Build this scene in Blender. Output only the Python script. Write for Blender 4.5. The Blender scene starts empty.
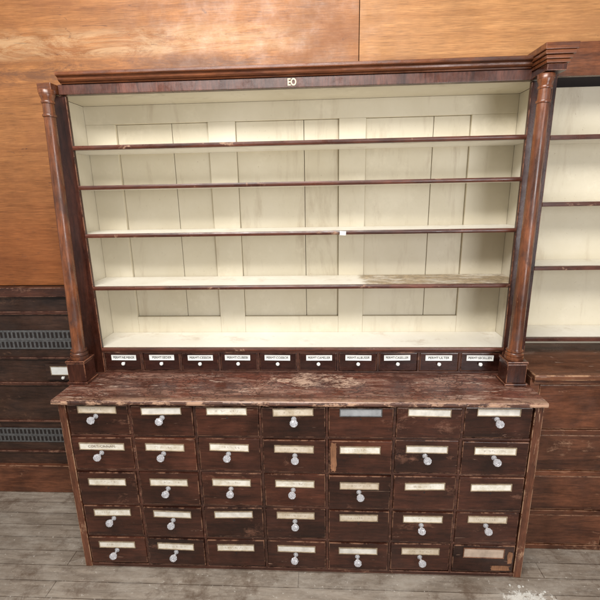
import bpy, bmesh, math, random
from mathutils import Vector, Matrix
random.seed(7)
scene=bpy.context.scene
col=scene.collection
scene.view_settings.view_transform='Standard'

# ------------------------------------------------------------ materials
def newmat(name):
    m=bpy.data.materials.new(name); m.use_nodes=True
    nt=m.node_tree; b=nt.nodes['Principled BSDF']
    return m,nt,b
def coords(nt,scale=(1,1,1),rnd=True,rot=(0,0,0)):
    tc=nt.nodes.new('ShaderNodeTexCoord')
    mp=nt.nodes.new('ShaderNodeMapping'); mp.inputs['Scale'].default_value=scale; mp.inputs['Rotation'].default_value=rot
    if rnd:
        oi=nt.nodes.new('ShaderNodeObjectInfo')
        cb=nt.nodes.new('ShaderNodeCombineXYZ')
        for i,k in enumerate((37.1,53.7,71.3)):
            mm=nt.nodes.new('ShaderNodeMath'); mm.operation='MULTIPLY'; mm.inputs[1].default_value=k
            nt.links.new(oi.outputs['Random'],mm.inputs[0]); nt.links.new(mm.outputs[0],cb.inputs[i])
        ad=nt.nodes.new('ShaderNodeVectorMath'); ad.operation='ADD'
        nt.links.new(tc.outputs['Object'],ad.inputs[0]); nt.links.new(cb.outputs[0],ad.inputs[1])
        nt.links.new(ad.outputs[0],mp.inputs['Vector'])
    else:
        nt.links.new(tc.outputs['Object'],mp.inputs['Vector'])
    return mp.outputs[0]
def noise(nt,vec,scale,detail=6,rough=.6,dist=0):
    n=nt.nodes.new('ShaderNodeTexNoise'); n.inputs['Scale'].default_value=scale
    n.inputs['Detail'].default_value=detail; n.inputs['Roughness'].default_value=rough; n.inputs['Distortion'].default_value=dist
    nt.links.new(vec,n.inputs['Vector']); return n.outputs['Fac']
def ramp(nt,fac,stops):
    r=nt.nodes.new('ShaderNodeValToRGB'); e=r.color_ramp.elements
    while len(e)<len(stops): e.new(.5)
    for i,(p,c) in enumerate(stops):
        e[i].position=p; e[i].color=(c[0],c[1],c[2],1) if not isinstance(c,(int,float)) else (c,c,c,1)
    nt.links.new(fac,r.inputs[0]); return r.outputs[0]
def mix(nt,fac,a,b,mode='MIX'):
    m=nt.nodes.new('ShaderNodeMix'); m.data_type='RGBA'; m.blend_type=mode
    if isinstance(fac,(int,float)): m.inputs[0].default_value=fac
    else: nt.links.new(fac,m.inputs[0])
    for s,i in ((a,6),(b,7)):
        if isinstance(s,tuple): m.inputs[i].default_value=(*s,1)
        else: nt.links.new(s,m.inputs[i])
    return m.outputs[2]
def math2(nt,op,a,b=None):
    n=nt.nodes.new('ShaderNodeMath'); n.operation=op
    for i,s in enumerate((a,b)):
        if s is None: continue
        if isinstance(s,(int,float)): n.inputs[i].default_value=s
        else: nt.links.new(s,n.inputs[i])
    return n.outputs[0]
def axisval(nt,i,space='Object'):
    tc=nt.nodes.new('ShaderNodeTexCoord'); sp=nt.nodes.new('ShaderNodeSeparateXYZ'); nt.links.new(tc.outputs[space],sp.inputs[0]); return sp.outputs[i]
def rng(nt,v,a,b,lo=0,hi=1):
    n=nt.nodes.new('ShaderNodeMapRange'); n.interpolation_type='SMOOTHSTEP'
    n.inputs[1].default_value=a; n.inputs[2].default_value=b; n.inputs[3].default_value=lo; n.inputs[4].default_value=hi; nt.links.new(v,n.inputs[0]); return n.outputs[0]
def bump(nt,b,h,st=.3,dist=.002):
    n=nt.nodes.new('ShaderNodeBump'); n.inputs['Strength'].default_value=st; n.inputs['Distance'].default_value=dist
    nt.links.new(h,n.inputs['Height']); nt.links.new(n.outputs[0],b.inputs['Normal'])
def wood(name,c1,c2,axis='x',g=9,rough=.4,wear=None,w0=.62,w1=.7,wscale=5,scratch=None,s0=.66,rnd=True,bs=.35,blotch=(.45,1.0),edge=None,extra=None,st_=.12,vary=0,spec=.5,e0=.42):
    m,nt,b=newmat(name)
    st={'x':(st_,1,1),'y':(1,st_,1),'z':(1,1,st_)}[axis]
    v=coords(nt,st,rnd); v1=coords(nt,(1,1,1),rnd)
    gr=noise(nt,v,g*3,7,.65,.8)
    c=ramp(nt,gr,[(.3,c1),(.7,c2)])
    fine=noise(nt,v,g*22,3,.6,.2)
    c=mix(nt,.55,c,ramp(nt,fine,[(.35,.4),(.6,1.0)]),'MULTIPLY')
    bl=noise(nt,v1,2.6,5,.65)
    c=mix(nt,.9,c,ramp(nt,bl,[(.35,blotch[0]),(.62,blotch[1])]),'MULTIPLY')
    rg=ramp(nt,noise(nt,v1,9,5,.7),[(.3,max(.06,rough-.14)),(.7,rough+.16)])
    wn=noise(nt,coords(nt,{'x':(.55,1,1),'y':(1,.55,1),'z':(1,1,.5)}[axis],rnd),wscale,8,.75,.3)
    if vary:
        oi=nt.nodes.new('ShaderNodeObjectInfo'); r1=oi.outputs['Random']
        r2=math2(nt,'FRACT',math2(nt,'MULTIPLY',r1,17.3))
        c=mix(nt,1,c,ramp(nt,r1,[(0,(.65,.65,.67)),(1,(1.3,1.2,1.1))]),'MULTIPLY')
        wn=math2(nt,'ADD',wn,math2(nt,'MULTIPLY',math2(nt,'SUBTRACT',r2,.5),vary))
    if wear:
        wm=ramp(nt,wn,[(w0,0.),(w1,1.)])
        c=mix(nt,wm,c,wear); rg=mix(nt,wm,rg,(.6,.6,.6))
    if scratch:
        sv=coords(nt,{'x':(.06,1,1),'y':(1,.06,1),'z':(1,1,.05)}[axis],rnd,(.0,.06,.1))
        sm=ramp(nt,noise(nt,sv,70,3,.8,1.2),[(s0,0.),(s0+.03,1.)])
        c=mix(nt,sm,c,scratch)
    if edge:
        a=math2(nt,'MAXIMUM',math2(nt,'ABSOLUTE',axisval(nt,0,'Normal')),math2(nt,'ABSOLUTE',axisval(nt,2,'Normal')))
        a=math2(nt,'MAXIMUM',a,math2(nt,'ABSOLUTE',axisval(nt,1,'Normal')))
        e=math2(nt,'LESS_THAN',a,.985)
        e=math2(nt,'MULTIPLY',e,ramp(nt,noise(nt,v1,14,5,.7),[(e0,0.),(e0+.13,.9)]))
        c=mix(nt,e,c,edge)
    if extra: c,rg=extra(nt,c,rg)
    nt.links.new(c,b.inputs['Base Color']); nt.links.new(rg,b.inputs['Roughness'])
    b.inputs['Specular IOR Level'].default_value=spec
    bump(nt,b,mix(nt,.5,gr,noise(nt,v1,26,5,.6)),bs); return m
def paint(name,base,dirt,rough=.55,amt=.5,d0=.56,d1=.75,stain=None,rnd=False):
    m,nt,b=newmat(name); v=coords(nt,(1,1,1),rnd)
    c=ramp(nt,noise(nt,v,1.7,5,.65),[(.3,tuple(x*k for x,k in zip(base,(.86,.84,.78)))),(.7,base)])
    vs=coords(nt,(1,1,.18),rnd)
    c=mix(nt,ramp(nt,noise(nt,vs,7,7,.7,.4),[(d0,0.),(d1,amt)]),c,dirt)
    c=mix(nt,ramp(nt,noise(nt,v,60,4,.8),[(.65,0.),(.71,.75)]),c,dirt)
    c=mix(nt,ramp(nt,noise(nt,v,3.1,7,.75),[(.56,0.),(.64,.35)]),c,tuple(x*1.1 for x in base))
    if stain: c=stain(nt,c,v)
    nt.links.new(c,b.inputs['Base Color']); b.inputs['Roughness'].default_value=rough
    bump(nt,b,noise(nt,v,35,6,.6),.3,.002); return m
def plain(name,c,rough=.5,metal=0,var=.25,sc=30):
    m,nt,b=newmat(name); v=coords(nt)
    k=ramp(nt,noise(nt,v,sc,5,.6),[(.3,tuple(x*(1-var) for x in c)),(.7,c)])
    nt.links.new(k,b.inputs['Base Color']); b.inputs['Roughness'].default_value=rough; b.inputs['Metallic'].default_value=metal
    return m
M_draw=wood('drawer_mahogany',(.028,.0095,.0065),(.1,.033,.019),'x',6,.26,wear=(.16,.07,.042),w0=.61,w1=.71,wscale=7,scratch=(.28,.17,.12),s0=.69,edge=(.22,.11,.066),blotch=(.4,1.1),vary=.09,e0=.46)
M_small=wood('small_drawer_mahogany',(.022,.007,.005),(.055,.017,.011),'x',9,.24,scratch=(.15,.07,.05),s0=.72,edge=(.12,.05,.03))
M_frame=wood('carcass_mahogany',(.08,.026,.014),(.23,.083,.042),'z',8,.32,wear=(.38,.22,.13),w0=.58,w1=.68,wscale=9,scratch=(.34,.2,.13),s0=.67,edge=(.42,.25,.15))
M_rail=wood('rail_mahogany',(.035,.012,.008),(.12,.041,.023),'x',8,.42,wear=(.26,.13,.08),w0=.58,w1=.68,wscale=12,edge=(.24,.12,.08))
M_side=wood('stile_mahogany',(.032,.01,.007),(.105,.032,.018),'z',8,.26,wear=(.17,.065,.035),w0=.64,w1=.76,wscale=7,edge=(.24,.1,.055))
M_corn=wood('cornice_mahogany',(.09,.027,.012),(.26,.085,.031),'x',7,.28,wear=(.05,.017,.01),w0=.54,w1=.68,wscale=6,scratch=(.36,.18,.09),s0=.72)
M_frieze=wood('frieze_mahogany',(.05,.017,.011),(.19,.07,.045),'z',10,.3,wear=(.26,.13,.08),w0=.66,w1=.76,wscale=9)
M_edge=wood('shelf_edge_mahogany',(.055,.016,.01),(.18,.056,.03),'x',8,.34,wear=(.36,.21,.13),w0=.6,w1=.68,wscale=14)
M_col=wood('column_mahogany',(.085,.025,.011),(.35,.115,.042),'z',6,.28,wear=(.045,.016,.01),w0=.5,w1=.66,wscale=6,scratch=(.45,.24,.12),s0=.71,blotch=(.42,1.1),spec=.6)
def ctop_extra(nt,c,rg):
    v=coords(nt,(1,1,1),False)
    vo=nt.nodes.new('ShaderNodeTexVoronoi'); vo.feature='DISTANCE_TO_EDGE'; vo.inputs['Scale'].default_value=48
    vv=coords(nt,(.45,1,1),False)
    va=nt.nodes.new('ShaderNodeVectorMath'); va.operation='MULTIPLY_ADD'
    nn=nt.nodes.new('ShaderNodeTexNoise'); nn.inputs['Scale'].default_value=20; nt.links.new(v,nn.inputs['Vector'])
    nt.links.new(nn.outputs['Color'],va.inputs[0]); va.inputs[1].default_value=(.03,.03,.03); nt.links.new(vv,va.inputs[2])
    nt.links.new(va.outputs[0],vo.inputs['Vector'])
    cr=ramp(nt,vo.outputs['Distance'],[(.0,1.),(.1,0.)])
    cm=math2(nt,'MULTIPLY',cr,ramp(nt,noise(nt,v,4,4,.6),[(.36,.25),(.5,.9)]))
    d=ramp(nt,noise(nt,coords(nt,(.16,1,1),False),17,8,.84,.8),[(.49,0.),(.6,.75)])
    c=mix(nt,d,c,(.35,.2,.145))
    d2=ramp(nt,noise(nt,coords(nt,(.1,1,1),False,(0,0,.05)),38,6,.8,.8),[(.57,0.),(.62,.85)])
    c=mix(nt,d2,c,(.5,.37,.29))
    c=mix(nt,cm,c,(.035,.015,.011))
    n14=noise(nt,coords(nt,(.5,1,1),False),24,8,.85,.5)
    x=math2(nt,'DIVIDE',math2(nt,'SUBTRACT',axisval(nt,0),.1),.32); y=math2(nt,'DIVIDE',math2(nt,'SUBTRACT',axisval(nt,1),.22),.12)
    r=math2(nt,'ADD',math2(nt,'MULTIPLY',x,x),math2(nt,'MULTIPLY',y,y))
    r=math2(nt,'ADD',r,math2(nt,'MULTIPLY',math2(nt,'SUBTRACT',n14,.5),8.))
    pm=ramp(nt,r,[(.0,.9),(.3,0.)])
    c=mix(nt,pm,c,(.55,.37,.27))
    c=mix(nt,ramp(nt,noise(nt,v,7,7,.75),[(.5,0.),(.62,.7)]),c,(.06,.023,.015))
    fr=math2(nt,'SUBTRACT',1.0,rng(nt,axisval(nt,1),-.02,.03))
    c=mix(nt,math2(nt,'MULTIPLY',fr,ramp(nt,n14,[(.42,0.),(.52,.85)])),c,(.34,.2,.13))
    rg=mix(nt,math2(nt,'MAXIMUM',d,d2),rg,(.5,.5,.5))
    return c,rg
M_ctop=wood('counter_mahogany',(.085,.026,.016),(.24,.08,.048),'x',6,.3,wear=(.36,.2,.14),w0=.59,w1=.67,wscale=12,scratch=(.5,.38,.3),s0=.66,blotch=(.5,1.05),extra=ctop_extra,spec=.65)
M_ntop=wood('side_counter_mahogany',(.1,.035,.018),(.3,.12,.06),'x',6,.32,wear=(.34,.2,.15),w0=.58,w1=.68,wscale=7,scratch=(.5,.38,.3),s0=.66,edge=(.4,.22,.12))
M_nose=wood('counter_edge_mahogany',(.04,.015,.01),(.14,.055,.032),'x',8,.5,wear=(.42,.25,.16),w0=.5,w1=.57,wscale=16,bs=.9)
M_nb=wood('side_cabinet_mahogany',(.07,.024,.013),(.24,.09,.045),'x',6,.34,wear=(.32,.17,.1),w0=.6,w1=.7,wscale=7,edge=(.32,.17,.1),vary=.05,blotch=(.35,1.1))
M_raw=wood('bare_wood',(.24,.1,.045),(.42,.2,.1),'z',8,.6,wear=(.12,.05,.03),w0=.58,w1=.64,wscale=20,rnd=False)
def wl_extra(nt,c,rg):
    z=axisval(nt,2); x=axisval(nt,0)
    n=noise(nt,coords(nt,(.22,1,1),False),12,9,.82,.8)
    inv=lambda s: math2(nt,'SUBTRACT',1.0,s)
    left=inv(rng(nt,x,-.25,.15))
    band=math2(nt,'MULTIPLY',math2(nt,'MULTIPLY',rng(nt,z,2.68,2.72),inv(rng(nt,z,2.80,2.86))),left)
    c=mix(nt,math2(nt,'MULTIPLY',band,ramp(nt,n,[(.42,.0),(.55,.85)])),c,(.16,.07,.035))
    pale=math2(nt,'MULTIPLY',math2(nt,'MULTIPLY',rng(nt,z,2.82,2.87),inv(rng(nt,z,2.93,3.02))),left)
    c=mix(nt,math2(nt,'MULTIPLY',pale,ramp(nt,n,[(.42,.55),(.58,0.)])),c,(.6,.4,.22))
    low=math2(nt,'MULTIPLY',math2(nt,'MULTIPLY',inv(rng(nt,z,1.6,2.6)),inv(rng(nt,x,-1.3,-1.0))),.75)
    c=mix(nt,low,c,mix(nt,1,c,(.62,.42,.34),'MULTIPLY'))
    sc=ramp(nt,noise(nt,coords(nt,(.3,1,1),False),22,7,.8,1.),[(.62,0.),(.67,.7)])
    c=mix(nt,sc,c,(.13,.06,.032))
    return c,rg
def wr_extra(nt,c,rg):
    sc=ramp(nt,noise(nt,coords(nt,(.3,1,1),False),22,7,.8,1.),[(.64,0.),(.68,.6)])
    return mix(nt,sc,c,(.2,.09,.045)),rg
M_wallL=wood('orange_plywood',(.31,.12,.04),(.49,.21,.072),'x',11,.45,wear=(.25,.095,.034),w0=.52,w1=.72,wscale=3,scratch=(.12,.05,.025),s0=.67,rnd=False,blotch=(.75,1.08),extra=wl_extra,st_=.045,spec=.35)
M_wallR=wood('pale_plywood',(.41,.18,.062),(.6,.295,.112),'x',11,.45,wear=(.36,.16,.06),w0=.54,w1=.74,wscale=3,scratch=(.28,.13,.06),s0=.69,rnd=False,blotch=(.82,1.08),extra=wr_extra,st_=.045,spec=.35)
M_dark=plain('dark_interior',(.014,.008,.006),.8)
M_seam=plain('seam_backing',(.1,.075,.05),.8)  # brown sheet behind the back boards, visible through their gaps
M_cream=paint('cream_paint',(.70,.64,.51),(.38,.29,.19),.5,.6)
M_creamd=paint('cream_paint_side',(.69,.64,.53),(.37,.3,.21),.5,.6)
M_shelf=paint('shelf_white_paint',(.86,.83,.76),(.44,.33,.23),.4,.65,rnd=True)
def sh_stain(nt,c,v):
    x=axisval(nt,0)
    n=noise(nt,coords(nt,(.5,1,1),False),10,8,.78,.4)
    e=rng(nt,math2(nt,'ADD',x,math2(nt,'MULTIPLY',math2(nt,'SUBTRACT',n,.5),.2)),.34,.39)
    m_=math2(nt,'MULTIPLY',e,ramp(nt,n,[(.38,.3),(.52,.95)]))
    return mix(nt,m_,c,ramp(nt,noise(nt,v,26,6,.8),[(.4,(.19,.13,.07)),(.62,(.46,.34,.2))]))
M_shelfst=paint('stained_shelf_paint',(.86,.83,.76),(.42,.3,.18),.4,.6,stain=sh_stain)
M_paper=plain('cream_paper',(.8,.76,.68),.35,0,.35,25)
M_paper3=plain('grey_paper',(.36,.37,.38),.3,0,.4,20)
M_paper4=plain('torn_paper',(.55,.42,.32),.6,0,.5,14)
M_brass=plain('tarnished_brass',(.46,.35,.23),.35,.3,.5,40)
M_white=plain('white_enamel',(.82,.82,.78),.3,0,.1,30)
M_flake=plain('plaster',(.72,.69,.62),.8,0,.3,60)
M_ink=plain('black_ink',(.02,.018,.016),.6)
M_ink_faded=plain('faded_ink',(.16,.12,.09),.6)
M_gilt=plain('gilt_letter',(.8,.6,.36),.4,.1)
M_steel=plain('grey_steel',(.2,.2,.2),.4,.5,.5,60)
M_rackd=wood('dark_rack_wood',(.025,.013,.01),(.09,.042,.026),'x',6,.4,wear=(.16,.08,.045),w0=.58,w1=.7,wscale=6)
m,nt,b=newmat('pressed_glass'); b.inputs['Base Color'].default_value=(.97,.97,1,1); b.inputs['Roughness'].default_value=.04
b.inputs['Transmission Weight'].default_value=.75; b.inputs['IOR'].default_value=1.52; M_glass=m
def inked(name,base):
    m,nt,b=newmat(name); v=coords(nt,(1,1,1))
    c=ramp(nt,noise(nt,v,18,6,.65),[(.3,tuple(x*k for x,k in zip(base,(.68,.62,.52)))),(.6,base)])
    c=mix(nt,ramp(nt,noise(nt,v,45,6,.8),[(.6,0.),(.68,.6)]),c,(.35,.26,.18))
    sc=ramp(nt,noise(nt,coords(nt,(1,1,.5)),150,2,.5,.5),[(.54,0.),(.58,1.)])
    a=math2(nt,'LESS_THAN',math2(nt,'ABSOLUTE',axisval(nt,0)),.06)
    a=math2(nt,'MULTIPLY',a,math2(nt,'LESS_THAN',math2(nt,'ABSOLUTE',axisval(nt,2)),.006))
    a=math2(nt,'MULTIPLY',math2(nt,'MULTIPLY',a,sc),.4)
    c=mix(nt,a,c,(.2,.14,.1))
    nt.links.new(c,b.inputs['Base Color']); b.inputs['Roughness'].default_value=.32; return m
M_ink1=inked('written_cream_paper',(.8,.76,.67)); M_ink2=inked('written_tan_paper',(.64,.56,.45))

# ------------------------------------------------------------ mesh helpers
class B:
    def __init__(s): s.bm=bmesh.new(); s.mats=[]
    def mi(s,m):
        if m not in s.mats: s.mats.append(m)
        return s.mats.index(m)
    def box(s,x0,x1,y0,y1,z0,z1,mat,bev=.0015,rot=None):
        t=bmesh.new(); bmesh.ops.create_cube(t,size=1)
        cx,cy,cz=(x0+x1)/2,(y0+y1)/2,(z0+z1)/2
        bmesh.ops.scale(t,vec=(x1-x0,y1-y0,z1-z0),verts=t.verts)
        if bev: bmesh.ops.bevel(t,geom=t.edges[:],offset=bev,segments=2,affect='EDGES',profile=.6)
        if rot: bmesh.ops.rotate(t,matrix=rot,verts=t.verts)
        bmesh.ops.translate(t,vec=(cx,cy,cz),verts=t.verts)
        s.add(t,mat)
    def add(s,t,mat,smooth=False):
        i=s.mi(mat); me=bpy.data.meshes.new('t')
        for f in t.faces: f.material_index=i; f.smooth=smooth
        t.to_mesh(me); t.free(); s.bm.from_mesh(me); bpy.data.meshes.remove(me)
    def lathe(s,prof,mat,origin=(0,0,0),axis='z',n=24,smooth=True):
        t=bmesh.new(); rings=[]
        for r,h in prof:
            ring=[]
            if r<1e-6: ring=[t.verts.new((0,0,h))]
            else:
                for k in range(n):
                    a=2*math.pi*k/n; ring.append(t.verts.new((r*math.cos(a),r*math.sin(a),h)))
            rings.append(ring)
        for a,b_ in zip(rings,rings[1:]):
            for k in range(n):
                k2=(k+1)%n
                vs=[a[k%len(a)],a[k2%len(a)],b_[k2%len(b_)],b_[k%len(b_)]]
                u=[]; [u.append(q) for q in vs if q not in u]
                if len(u)>2: t.faces.new(u)
        if len(rings[0])>1: t.faces.new(rings[0][::-1])
        if len(rings[-1])>1: t.faces.new(rings[-1])
        if axis=='-y': bmesh.ops.rotate(t,matrix=Matrix.Rotation(math.radians(90),3,'X'),verts=t.verts)
        bmesh.ops.recalc_face_normals(t,faces=t.faces)
        if smooth:
            for e in t.edges:
                if len(e.link_faces)==2 and e.calc_face_angle(0)>.6: e.smooth=False
        bmesh.ops.translate(t,vec=origin,verts=t.verts); s.add(t,mat,smooth)
    def prism(s,prof,x0,x1,mat):
        t=bmesh.new(); A=[t.verts.new((x0,y,z)) for y,z in prof]; C=[t.verts.new((x1,y,z)) for y,z in prof]
        n=len(prof)
        for k in range(n): t.faces.new((A[k],A[(k+1)%n],C[(k+1)%n],C[k]))
        t.faces.new(A[::-1]); t.faces.new(C); bmesh.ops.recalc_face_normals(t,faces=t.faces); s.add(t,mat)
    def obj(s,name,parent=None,loc=(0,0,0),label=None):
        me=bpy.data.meshes.new(name); s.bm.to_mesh(me); s.bm.free()
        for m in s.mats: me.materials.append(m)
        o=bpy.data.objects.new(name,me); col.objects.link(o); o.location=loc
        if parent: o.parent=parent
        if label: o['label']=label
        return o
def empty(name,loc,label,cat):
    o=bpy.data.objects.new(name,None); o.location=loc; o.empty_display_size=.1; col.objects.link(o); o['label']=label; o['category']=cat; return o
def text(body,name,parent,loc,size,mat,xs=1,ext=.0006,wmax=None,off=.0002):
    cu=bpy.data.curves.new(name,'FONT'); cu.body=body; cu.size=size; cu.align_x='CENTER'; cu.align_y='CENTER'; cu.extrude=ext; cu.offset=off
    t=bpy.data.objects.new('tmp',cu); col.objects.link(t); dg=bpy.context.evaluated_depsgraph_get(); dg.update()
    me=bpy.data.meshes.new_from_object(t.evaluated_get(dg)); bpy.data.objects.remove(t)
    w=max(v.co.x for v in me.vertices)-min(v.co.x for v in me.vertices)
    k=xs if not wmax else min(xs,wmax/w)
    me.transform(Matrix.Diagonal((k,1,1,1))); me.transform(Matrix.Rotation(math.radians(90),4,'X'))
    me.materials.clear(); me.materials.append(mat)
    o=bpy.data.objects.new(name,me); col.objects.link(o); o.parent=parent; o.location=loc; return o

# ------------------------------------------------------------ setting
b_=B(); b_.box(-9,9,-9,9,-.1,0,M_dark,0); floor=b_.obj('floor'); floor['kind']='structure'
m,nt,bs=newmat('worn_brown_grey_boards')
v=coords(nt,(1,1,1),False)
br=nt.nodes.new('ShaderNodeTexBrick'); nt.links.new(v,br.inputs['Vector'])
br.inputs['Scale'].default_value=1; br.inputs['Brick Width'].default_value=2.7; br.inputs['Row Height'].default_value=.1
br.inputs['Mortar Size'].default_value=.0022; br.inputs['Color1'].default_value=(.76,.74,.72,1); br.inputs['Color2'].default_value=(1,1,1,1); br.inputs['Mortar'].default_value=(.25,.2,.16,1)
g=noise(nt,coords(nt,(.12,1,1),False),34,8,.7,.6)
c=ramp(nt,g,[(.3,(.16,.125,.095)),(.7,(.38,.315,.25))])
c=mix(nt,1,c,br.outputs[0],'MULTIPLY')
c=mix(nt,ramp(nt,noise(nt,coords(nt,(.5,1,1),False),5,9,.8),[(.48,0.),(.64,.55)]),c,(.43,.38,.32))
c=mix(nt,ramp(nt,noise(nt,v,42,5,.8),[(.61,0.),(.66,.8)]),c,(.6,.55,.48))
c=mix(nt,ramp(nt,noise(nt,v,2.6,7,.78),[(.38,.8),(.49,0.)]),c,(.11,.07,.045))
# plaster dust trodden into the boards beside the cabinet
px=math2(nt,'DIVIDE',math2(nt,'SUBTRACT',axisval(nt,0),1.2),.15); py=math2(nt,'DIVIDE',math2(nt,'ADD',axisval(nt,1),.14),.07)
rr=math2(nt,'ADD',math2(nt,'MULTIPLY',px,px),math2(nt,'MULTIPLY',py,py))
rr=math2(nt,'ADD',rr,math2(nt,'MULTIPLY',math2(nt,'SUBTRACT',noise(nt,v,28,7,.8),.5),6.))
c=mix(nt,ramp(nt,rr,[(.2,.85),(.8,0.)]),c,(.7,.67,.6))
nt.links.new(c,bs.inputs['Base Color']); bs.inputs['Roughness'].default_value=.6; bump(nt,bs,mix(nt,.5,g,br.outputs[0]),.6,.004)
floor.data.materials.clear(); floor.data.materials.append(m)

wall=empty('wooden_wall',(0,.68,0),'tall orange plywood wall with dark horizontal stains behind the cabinets','wall')
b_=B(); b_.box(-4.5,.349,0,.03,1.52,4.6,M_wallL,.002); b_.obj('wall_panel',wall)
b_=B(); b_.box(.353,4.5,0,.03,1.52,4.6,M_wallR,.002); b_.obj('wall_panel',wall)
b_=B(); b_.box(-4.5,4.5,.004,.03,0,1.515,M_rackd,.002); b_.box(-4.5,4.5,.0305,.05,0,4.6,M_dark,0); b_.obj('wall_backing',wall)

# ------------------------------------------------------------ main cabinet
cab=empty('apothecary_cabinet',(0,0,0),'long dark mahogany apothecary cabinet with white shelves and rows of drawers','cabinet')
XB=[-1.197,-.858,-.519,-.180,.160,.500,.836,1.180]
ZB=[1.037,.851,.643,.425,.216,.024]
ZL=[1.004,.792,.577,.376,.160]
b_=B()
b_.box(-1.236,XB[0],0,.62,0,1.036,M_frame,.003)
b_.box(XB[-1],1.222,0,.62,0,1.036,M_frame,.003)
for x in XB[1:-1]: b_.box(x-.006,x+.006,.002,.3,.02,1.036,M_rail,.001)
for z in ZB[1:-1]: 
    for i in range(7): b_.box(XB[i]+.0062,XB[i+1]-.0062,.004,.3,z-.006,z+.006,M_rail,.001)
b_.box(XB[0],XB[-1],.003,.05,0,.022,M_rail,.002)
b_.box(XB[0],XB[-1],.3,.61,.02,1.035,M_dark,0)
b_.obj('carcass',cab)
b_=B()
b_.prism([(-.02,1.043),(-.024,1.05),(-.024,1.06),(-.019,1.067),(.62,1.068),(.62,1.038),(-.012,1.038)],-1.252,1.228,M_ctop)
x=-1.25
while x<1.22:
    l=random.uniform(.02,.12); x2=min(x+l,1.226); e=random.uniform(0,.004); h=random.uniform(0,.0035)
    b_.prism([(-.0255-e,1.044+h),(-.0275-e,1.05),(-.0275-e,1.058),(-.025-e,1.0635-h),(-.019,1.0645-h),(-.019,1.043+h)],x,x2-.0006,M_nose); x=x2
b_.obj('counter_top',cab,label='scratched reddish mahogany counter top with worn pale patches')

def drawer_mesh(w,h,mat,t=.3):
    q=B(); q.box(-w/2,w/2,0,.022,-h/2,h/2,mat,.0045); q.box(-w/2+.01,w/2-.01,.0225,t,-h/2+.01,h/2-.012,M_dark,0); return q
knob_prof=[(.013,0),(.0135,.003),(.008,.005),(.006,.012),(.006,.024),(.009,.028),(.015,.033),(.0195,.040),(.0205,.046),(.0185,.052),(.013,.0565),(.006,.058),(0,.058)]
b_=B(); b_.lathe(knob_prof,M_glass,axis='-y',n=10,smooth=False); kn=b_.obj('knob'); knob_mesh=kn.data; bpy.data.objects.remove(kn)
b_=B(); b_.lathe([(.006,0),(.005,.006),(.009,.009),(.011,.014),(.008,.019),(0,.021)],M_white,axis='-y',n=14); kn=b_.obj('knob'); sknob_mesh=kn.data; bpy.data.objects.remove(kn)
def label_mesh(w,h,paper,frame=M_brass):
    q=B(); f=.0042
    q.box(-w/2,w/2,-.0016,0,-h/2,h/2,paper,0)
    q.box(-w/2-f,w/2+f,-.0045,0,-h/2-f,-h/2,frame,.0006); q.box(-w/2-f,w/2+f,-.0045,0,h/2,h/2+f,frame,.0006)
    q.box(-w/2-f,-w/2,-.0043,0,-h/2,h/2,frame,.0006); q.box(w/2,w/2+f,-.0043,0,-h/2,h/2,frame,.0006)
    o=q.obj('label'); me=o.data; bpy.data.objects.remove(o); return me
LM=[label_mesh(.2,.035,M_ink1),label_mesh(.197,.034,M_ink2),label_mesh(.203,.034,M_paper),label_mesh(.203,.036,M_paper3,M_steel),label_mesh(.235,.034,M_ink1),label_mesh(.21,.055,M_paper4,M_frame)]
def inst(name,me,parent,loc,rot=(0,0,0)):
    o=bpy.data.objects.new(name,me); col.objects.link(o); o.parent=parent; o.location=loc; o.rotation_euler=rot; return o
def patch(w,h,mat,seed,y=-.0008):
    rr=random.Random(seed); t=bmesh.new(); N=60
    vs=[t.verts.new((w/2*math.copysign(abs(math.cos(a))**.3,math.cos(a))*rr.uniform(.72,1),y,h/2*math.copysign(abs(math.sin(a))**.3,math.sin(a))*rr.uniform(.9,1))) for a in [2*math.pi*k/N for k in range(N)]]
    t.faces.new(vs); q=B(); q.add(t,mat); return q
knobs={0:(0,1,3,6),1:(0,1,2,3,5,6),2:(1,2,3,4),3:(0,1,3,5,6),4:(0,1,3,4,5)}
R=random.uniform
for r in range(5):
    for c in range(7):
        w=XB[c+1]-XB[c]-.017; h=ZB[r]-ZB[r+1]-.017
        cx=(XB[c]+XB[c+1])/2; cz=(ZB[r]+ZB[r+1])/2
        o=drawer_mesh(w,h,M_draw).obj('drawer',cab,(cx,R(-.007,.003),cz+R(-.002,.002)))
        o.rotation_euler=(R(-.012,.012),R(-.006,.006),R(-.013,.013))
        if (r,c)==(1,4): patch(.036,h-.012,M_raw,4).obj('bare_patch',o,(-w/2+.025,0,0))
        if (r,c)==(4,6):
            patch(.12,.035,M_raw,8).obj('bare_patch',o,(w/2-.068,0,-h/2+.027)); patch(.03,.08,M_raw,5).obj('bare_patch',o,(w/2-.022,-.0004,.01))
        if r==4 and c==6: o['label']='drawer with torn label and no pull'
        k=0
        q_=R(0,1)
        if q_<.2: k=1
        elif q_<.45: k=2
        if (r,c)==(0,4): k=3
        if (r,c)==(1,0): k=4
        if (r,c)==(4,6): k=5
        lz=ZL[r]-cz
        lx=-1.0282+.3393*c-cx
        inst('label',LM[k],o,(lx,-.0006,lz),(0,R(-.02,.02),0))
        if (r,c)==(1,0): text('CORT: CINNAM:','lettering',o,(lx,-.0026,lz),.02,M_ink_faded,1,.0002,wmax=.17,off=0)
        if c in knobs[r]:
            inst('knob',knob_mesh,o,(lx+R(-.012,.004),-.0006,lz-.038),(R(-.05,.12),R(-3,3),R(-.08,.08)))
        else:
            q=B(); q.lathe([(.005,0),(.004,.0012),(0,.0012)],M_dark,axis='-y',n=10); q.obj('screw_hole',o,(lx,-.0004,lz-.038))

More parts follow.
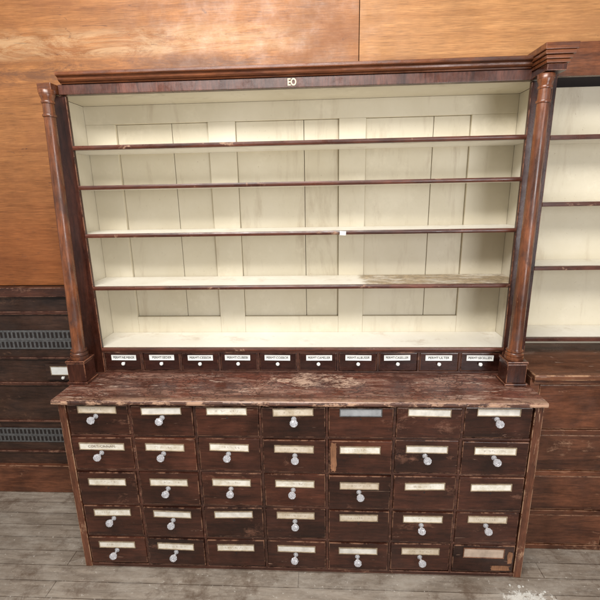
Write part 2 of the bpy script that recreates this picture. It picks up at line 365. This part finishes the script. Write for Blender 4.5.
# upper carcass
b_=B()
for s in (-1,1):
    a,c_=sorted((s*1.136,s*1.236)); b_.box(a,c_,.315,.337,1.0695,2.565,M_side,.003)
    a,c_=sorted((s*1.218,s*1.2355)); b_.box(a,c_,.3375,.655,1.0695,2.6,M_side,.002)
b_.box(-1.235,1.235,.64,.655,1.07,2.6,M_dark,0)
b_.obj('upper_frame',cab)
b_=B()
for s in (-1,1):
    a,c_=sorted((s*1.208,s*1.2175)); b_.box(a,c_,.3375,.615,1.07,2.568,M_creamd,.001)
b_.box(-1.207,1.207,.338,.615,2.569,2.585,M_creamd,.001)
b_.obj('side_lining',cab)
b_=B(); ZT=2.568
stiles=[(-1.207,-1.035),(-.50,-.345),(.24,.39),(.965,1.207)]
seams=[[-.72],[.035],[.77]]
for a,c_ in stiles: b_.box(a,c_,.6003,.626,1.075,2.4699,M_cream,.0025)
b_.box(-1.207,1.207,.600,.626,2.4701,ZT,M_cream,.0015)
for i in range(3):
    x0=stiles[i][1]; x1=stiles[i+1][0]
    for z0,z1 in ((1.075,1.325),(1.83,1.875)):
        b_.box(x0+.0003,x1-.0003,.6008,.626,z0,z1,M_cream,.0025)
    xs=[x0,seams[i][0]+R(-.01,.01),x1]
    for p,q in zip(xs,xs[1:]):
        b_.box(p+.0014,q-.0014,.618+R(0,.003),.63,1.3263,2.4687,M_cream,.003)
b_.box(-1.2,1.2,.6305,.639,1.08,2.56,M_seam,0)
b_.obj('back_panel',cab,label='cream painted panelled back boards with dark seams')
for i,z in enumerate((2.326,2.128,1.876,1.585,1.222)):
    b_=B(); b_.box(-1.207,1.207,.33,.599,z-.02,z,M_shelfst if i==3 else M_shelf,.0015)
    sh=b_.obj('shelf',cab)
    if i==3: sh['label']='white shelf with brown stained end'
    b_=B(); b_.prism([(.312,z-.019),(.309,z-.012),(.309,z-.006),(.312,z+.001),(.3295,z+.001),(.3295,z-.0205)],-1.1355,1.1355,M_edge)
    b_.obj('shelf_edge',sh)
# small drawer row
b_=B(); n=10; p=2.27/n
b_.box(-1.1355,1.1355,.322,.335,1.069,1.079,M_rail,.001); b_.box(-1.1355,1.1355,.318,.33,1.192,1.2005,M_rail,.001)
for i in range(n+1):
    x=-1.135+p*i; b_.box(max(x-.005,-1.1355),min(x+.005,1.1355),.321,.4,1.0795,1.1915,M_rail,.001)
b_.obj('drawer_frame',cab)
names=['PERMT:NE.MEKER','PERMT:SEDER','PERMT:CESSOR','PERMT:CUBEBI','PERMT:COEBOR','PERMT:CAMELIER','PERMT:ALBUSSIR','PERMT:CASELLER','PERMT:ULTER','PERMT:SECELLEN']
SL=label_mesh(.138,.023,M_white,M_white)
for i in range(n):
    x=-1.135+p*(i+.5)
    o=drawer_mesh(p-.014,.108,M_small,.22).obj('small_drawer',cab,(x,.324+R(-.002,.003),1.1355)); o.rotation_euler=(0,0,R(-.01,.01))
    dx=R(-.008,.008)
    inst('label',SL,o,(dx,-.0006,.026),(0,R(-.02,.02),0))
    text(names[i],'lettering',o,(dx,-.003,.026),.019,M_ink,1,wmax=.126,off=0)
    inst('knob',sknob_mesh,o,(dx*.5,-.0005,-.008))
# frieze and cornice
b_=B(); b_.box(-1.16,1.14,.30,.337,2.566,2.612,M_frieze,.002); fr=b_.obj('frieze',cab)
text('EO','lettering',fr,(.0,.2985,2.588),.044,M_gilt,.75,.0012,off=.001)
b_=B()
b_.prism([(.337,2.613),(.292,2.613),(.290,2.618),(.280,2.621),(.274,2.627),(.272,2.635),(.266,2.640),(.258,2.642),(.256,2.646),(.256,2.657),(.262,2.660),(.655,2.660),(.655,2.613)],-1.14,1.115,M_corn)
b_.obj('cornice',cab)
b_=B()
for k,(e,z0,z1) in enumerate(((0,2.572,2.60),(.008,2.601,2.615),(.014,2.616,2.631),(.022,2.632,2.648),(.027,2.649,2.676))):
    b_.box(1.128-e,1.215+e,.17-e,.5,z0,z1,M_corn if k else M_side,.003)
b_.obj('cornice_block',cab)
b_=B(); b_.box(-1.235,-1.165,.25,.335,2.568,2.611,M_corn,.004); b_.obj('cornice_stub',cab)
def column(x,y,top,lean):
    q=B(); zb=1.205; H=top-zb
    pr=[(.046,0),(.047,.004),(.047,.014),(.043,.015),(.043,.019),(.045,.021),(.046,.026),(.045,.031),(.040,.032),(.037,.036),(.037,.040),(.041,.042),(.042,.046),(.041,.050),(.035,.051),(.033,.06),(.032,.3),(.030,.7),(.0265,H-.135),(.0265,H-.122),(.031,H-.12),(.032,H-.115),(.031,H-.110),(.0265,H-.108),(.0262,H-.062),(.030,H-.060),(.031,H-.055),(.030,H-.05),(.027,H-.048),(.030,H-.036),(.0345,H-.026),(.0345,H-.02),(.036,H-.019),(.036,H-.003),(.034,H)]
    q.lathe(pr,M_col,(0,0,0),n=32)
    o=q.obj('column',cab,(x,y,zb)); o.rotation_euler=(0,lean,0)
    q=B(); q.box(x-.058,x+.058,y-.06,y+.06,1.069,1.083,M_side,.004); q.box(x-.050,x+.050,y-.052,y+.052,1.0835,1.19,M_side,.004); q.box(x-.054,x+.054,y-.056,y+.056,1.1905,1.2045,M_side,.004)
    q.obj('pedestal',cab)
column(-1.212,.215,2.57,math.radians(1.9)); column(1.15,.215,2.568,0)

tag=empty('paper_tag',(.25,.3065,1.866),'small white paper tag stuck to a shelf edge','tag')
b_=B(); b_.box(-.016,.016,0,.0012,-.012,.009,M_white,0,Matrix.Rotation(.05,3,'Y')); b_.obj('tag_card',tag)

# ------------------------------------------------------------ neighbour cabinet
nb=empty('side_cabinet',(1.245,0,0),'dark wooden shop cabinet with white shelves standing beside it','cabinet')
b_=B()
b_.box(.0,.05,.2,.68,0,1.1,M_nb,.003)
for k,z in enumerate((0.0,.24,.5,.76,1.06)): b_.box(.0505,2.2,.2,.24,z,z+.03,M_nb,.002)
b_.box(.0505,2.2,.26,.67,.02,1.09,M_dark,0); b_.box(.52,.56,.198,.24,0.001,1.0905,M_nb,.002)
b_.obj('carcass',nb)
b_=B(); b_.box(-.0,2.25,.16,.68,1.1005,1.13,M_ntop,.006); b_.box(.01,2.25,.18,.199,1.075,1.1,M_nb,.004); b_.obj('counter_top',nb)
for xa,xb in ((.055,.515),(.565,1.1)):
    for z0,z1 in ((.034,.236),(.274,.496),(.534,.756),(.794,1.056)):
        w=xb-xa; o=drawer_mesh(w,z1-z0,M_nb,.2).obj('drawer',nb,((xa+xb)/2,.204,(z0+z1)/2))
b_=B(); b_.box(.0,.05,.40,.43,1.131,2.75,M_side,.003); b_.box(.0,.02,.4305,.675,1.131,2.75,M_side,.002); b_.box(.0,2.2,.66,.675,1.131,2.75,M_dark,0)
b_.box(.0505,2.2,.4,.43,2.6,2.75,M_corn,.003); b_.obj('upper_frame',nb)
b_=B(); b_.box(.021,2.2,.64,.658,1.131,2.6,M_cream,.002); b_.box(.021,.03,.431,.639,1.131,2.6,M_creamd,.001); b_.obj('back_panel',nb)
for z in (2.33,2.0,1.66,1.25):
    b_=B(); b_.box(.031,2.2,.425,.639,z-.02,z,M_shelf,.002); sh=b_.obj('shelf',nb)
    b_=B(); b_.box(.0515,2.2,.402,.4245,z-.021,z+.001,M_edge,.003); b_.obj('shelf_edge',sh)

# ------------------------------------------------------------ storage rack
rk=empty('storage_rack',(-1.9,.60,0),'low dark wooden storage rack with perforated steel strips','rack')
b_=B(); b_.box(-1.5,.66,0,.06,1.46,1.52,M_rail,.004); b_.box(-1.5,.66,.03,.07,.0,1.455,M_rackd,.003)
for z,h in ((1.34,.02),(1.03,.012),(.84,.02),(.56,.012),(.32,.012)): b_.box(-1.5,.66,.012,.05,z,z+h,M_rail,.003)
b_.box(-1.5,.66,.0,.0295,0.0,.22,M_nb,.004)
b_.obj('rack_frame',rk)
for z,h in ((1.10,.13),(.4,.11)):
    b_=B(); b_.box(-1.5,.64,.020,.024,z,z+h,M_steel,.0005)
    b_.box(-1.5,.64,.0165,.0196,z+h*.47,z+h*.53,M_steel,.0005)
    for i in range(72):
        x=-1.48+i*.029
        for zz in (z+.012,z+h*.6): b_.box(x,x+.015,.0182,.0195,zz,zz+h*.3,M_dark,0)
    b_.obj('perforated_strip',rk)
b_=B(); b_.box(-.15,.15,0,.02,-.055,.055,M_rackd,.003); dd=b_.obj('drawer',rk,(.34,.005,.94))
inst('label',label_mesh(.12,.055,M_white,M_brass),dd,(-.05,-.001,.012)); inst('knob',sknob_mesh,dd,(-.03,-.001,-.035))

for i in range(50):
    s=R(.003,.010) if i>8 else R(.01,.02)
    x=1.2+random.gauss(0,.06); y=-.13+random.gauss(0,.045)
    t=bmesh.new(); n_=random.randint(6,9); th=R(.0004,.0015)
    ring=[(s*R(.5,1)*math.cos(a*6.283/n_),s*R(.5,1)*math.sin(a*6.283/n_)) for a in range(n_)]
    lo=[t.verts.new((px,py,0)) for px,py in ring]; hi=[t.verts.new((px*.85,py*.85,th+R(0,.0005))) for px,py in ring]
    t.faces.new(hi); 
    for k in range(n_): t.faces.new((lo[k],lo[(k+1)%n_],hi[(k+1)%n_],hi[k]))
    bmesh.ops.recalc_face_normals(t,faces=t.faces)
    q=B(); q.add(t,M_flake); o=q.obj('plaster_flake',None,(x,y,.0008)); o.rotation_euler=(0,0,R(0,6))
    o['label']='small white plaster flake lying on the floor'; o['category']='debris'; o['group']='plaster flakes on the floor'

# ------------------------------------------------------------ light
w=bpy.data.worlds.new('World'); scene.world=w; w.use_nodes=True
w.node_tree.nodes['Background'].inputs[0].default_value=(1,.985,.97,1); w.node_tree.nodes['Background'].inputs[1].default_value=.5
def area(loc,target,sx,sy,e,c):
    l=bpy.data.lights.new('lamp','AREA'); l.shape='RECTANGLE'; l.size=sx; l.size_y=sy; l.energy=e; l.color=c
    o=bpy.data.objects.new('added_front_light',l); col.objects.link(o); o.location=loc  # unseen area lamp, added to stand in for soft window light from the front
    o.rotation_euler=(Vector(target)-Vector(loc)).to_track_quat('-Z','Y').to_euler(); return o
area((-.5,-2.0,3.8),(0,.4,1.2),2.4,.8,155,(1,.975,.94))
area((2.0,-3.2,1.9),(0,.3,1.2),1.3,1.8,65,(.98,.985,1))

# ------------------------------------------------------------ camera
cam=bpy.data.cameras.new('Camera'); co=bpy.data.objects.new('Camera',cam); col.objects.link(co); scene.camera=co
cam.sensor_width=36; cam.lens=417.2588/600*36; cam.clip_end=100
pi,ya,ro=[math.radians(a) for a in (14.3291,-3.0095,-1.0854)]
F=Vector((math.sin(ya)*math.cos(pi),math.cos(ya)*math.cos(pi),-math.sin(pi)))
Rr=Vector((math.cos(ya),-math.sin(ya),0)); U=Rr.cross(F)
R2=Rr*math.cos(ro)+U*math.sin(ro); U2=-Rr*math.sin(ro)+U*math.cos(ro)
mt=Matrix((R2,U2,-F)).transposed().to_4x4(); mt.translation=Vector((.1352,-1.9,2.07)); co.matrix_world=mt
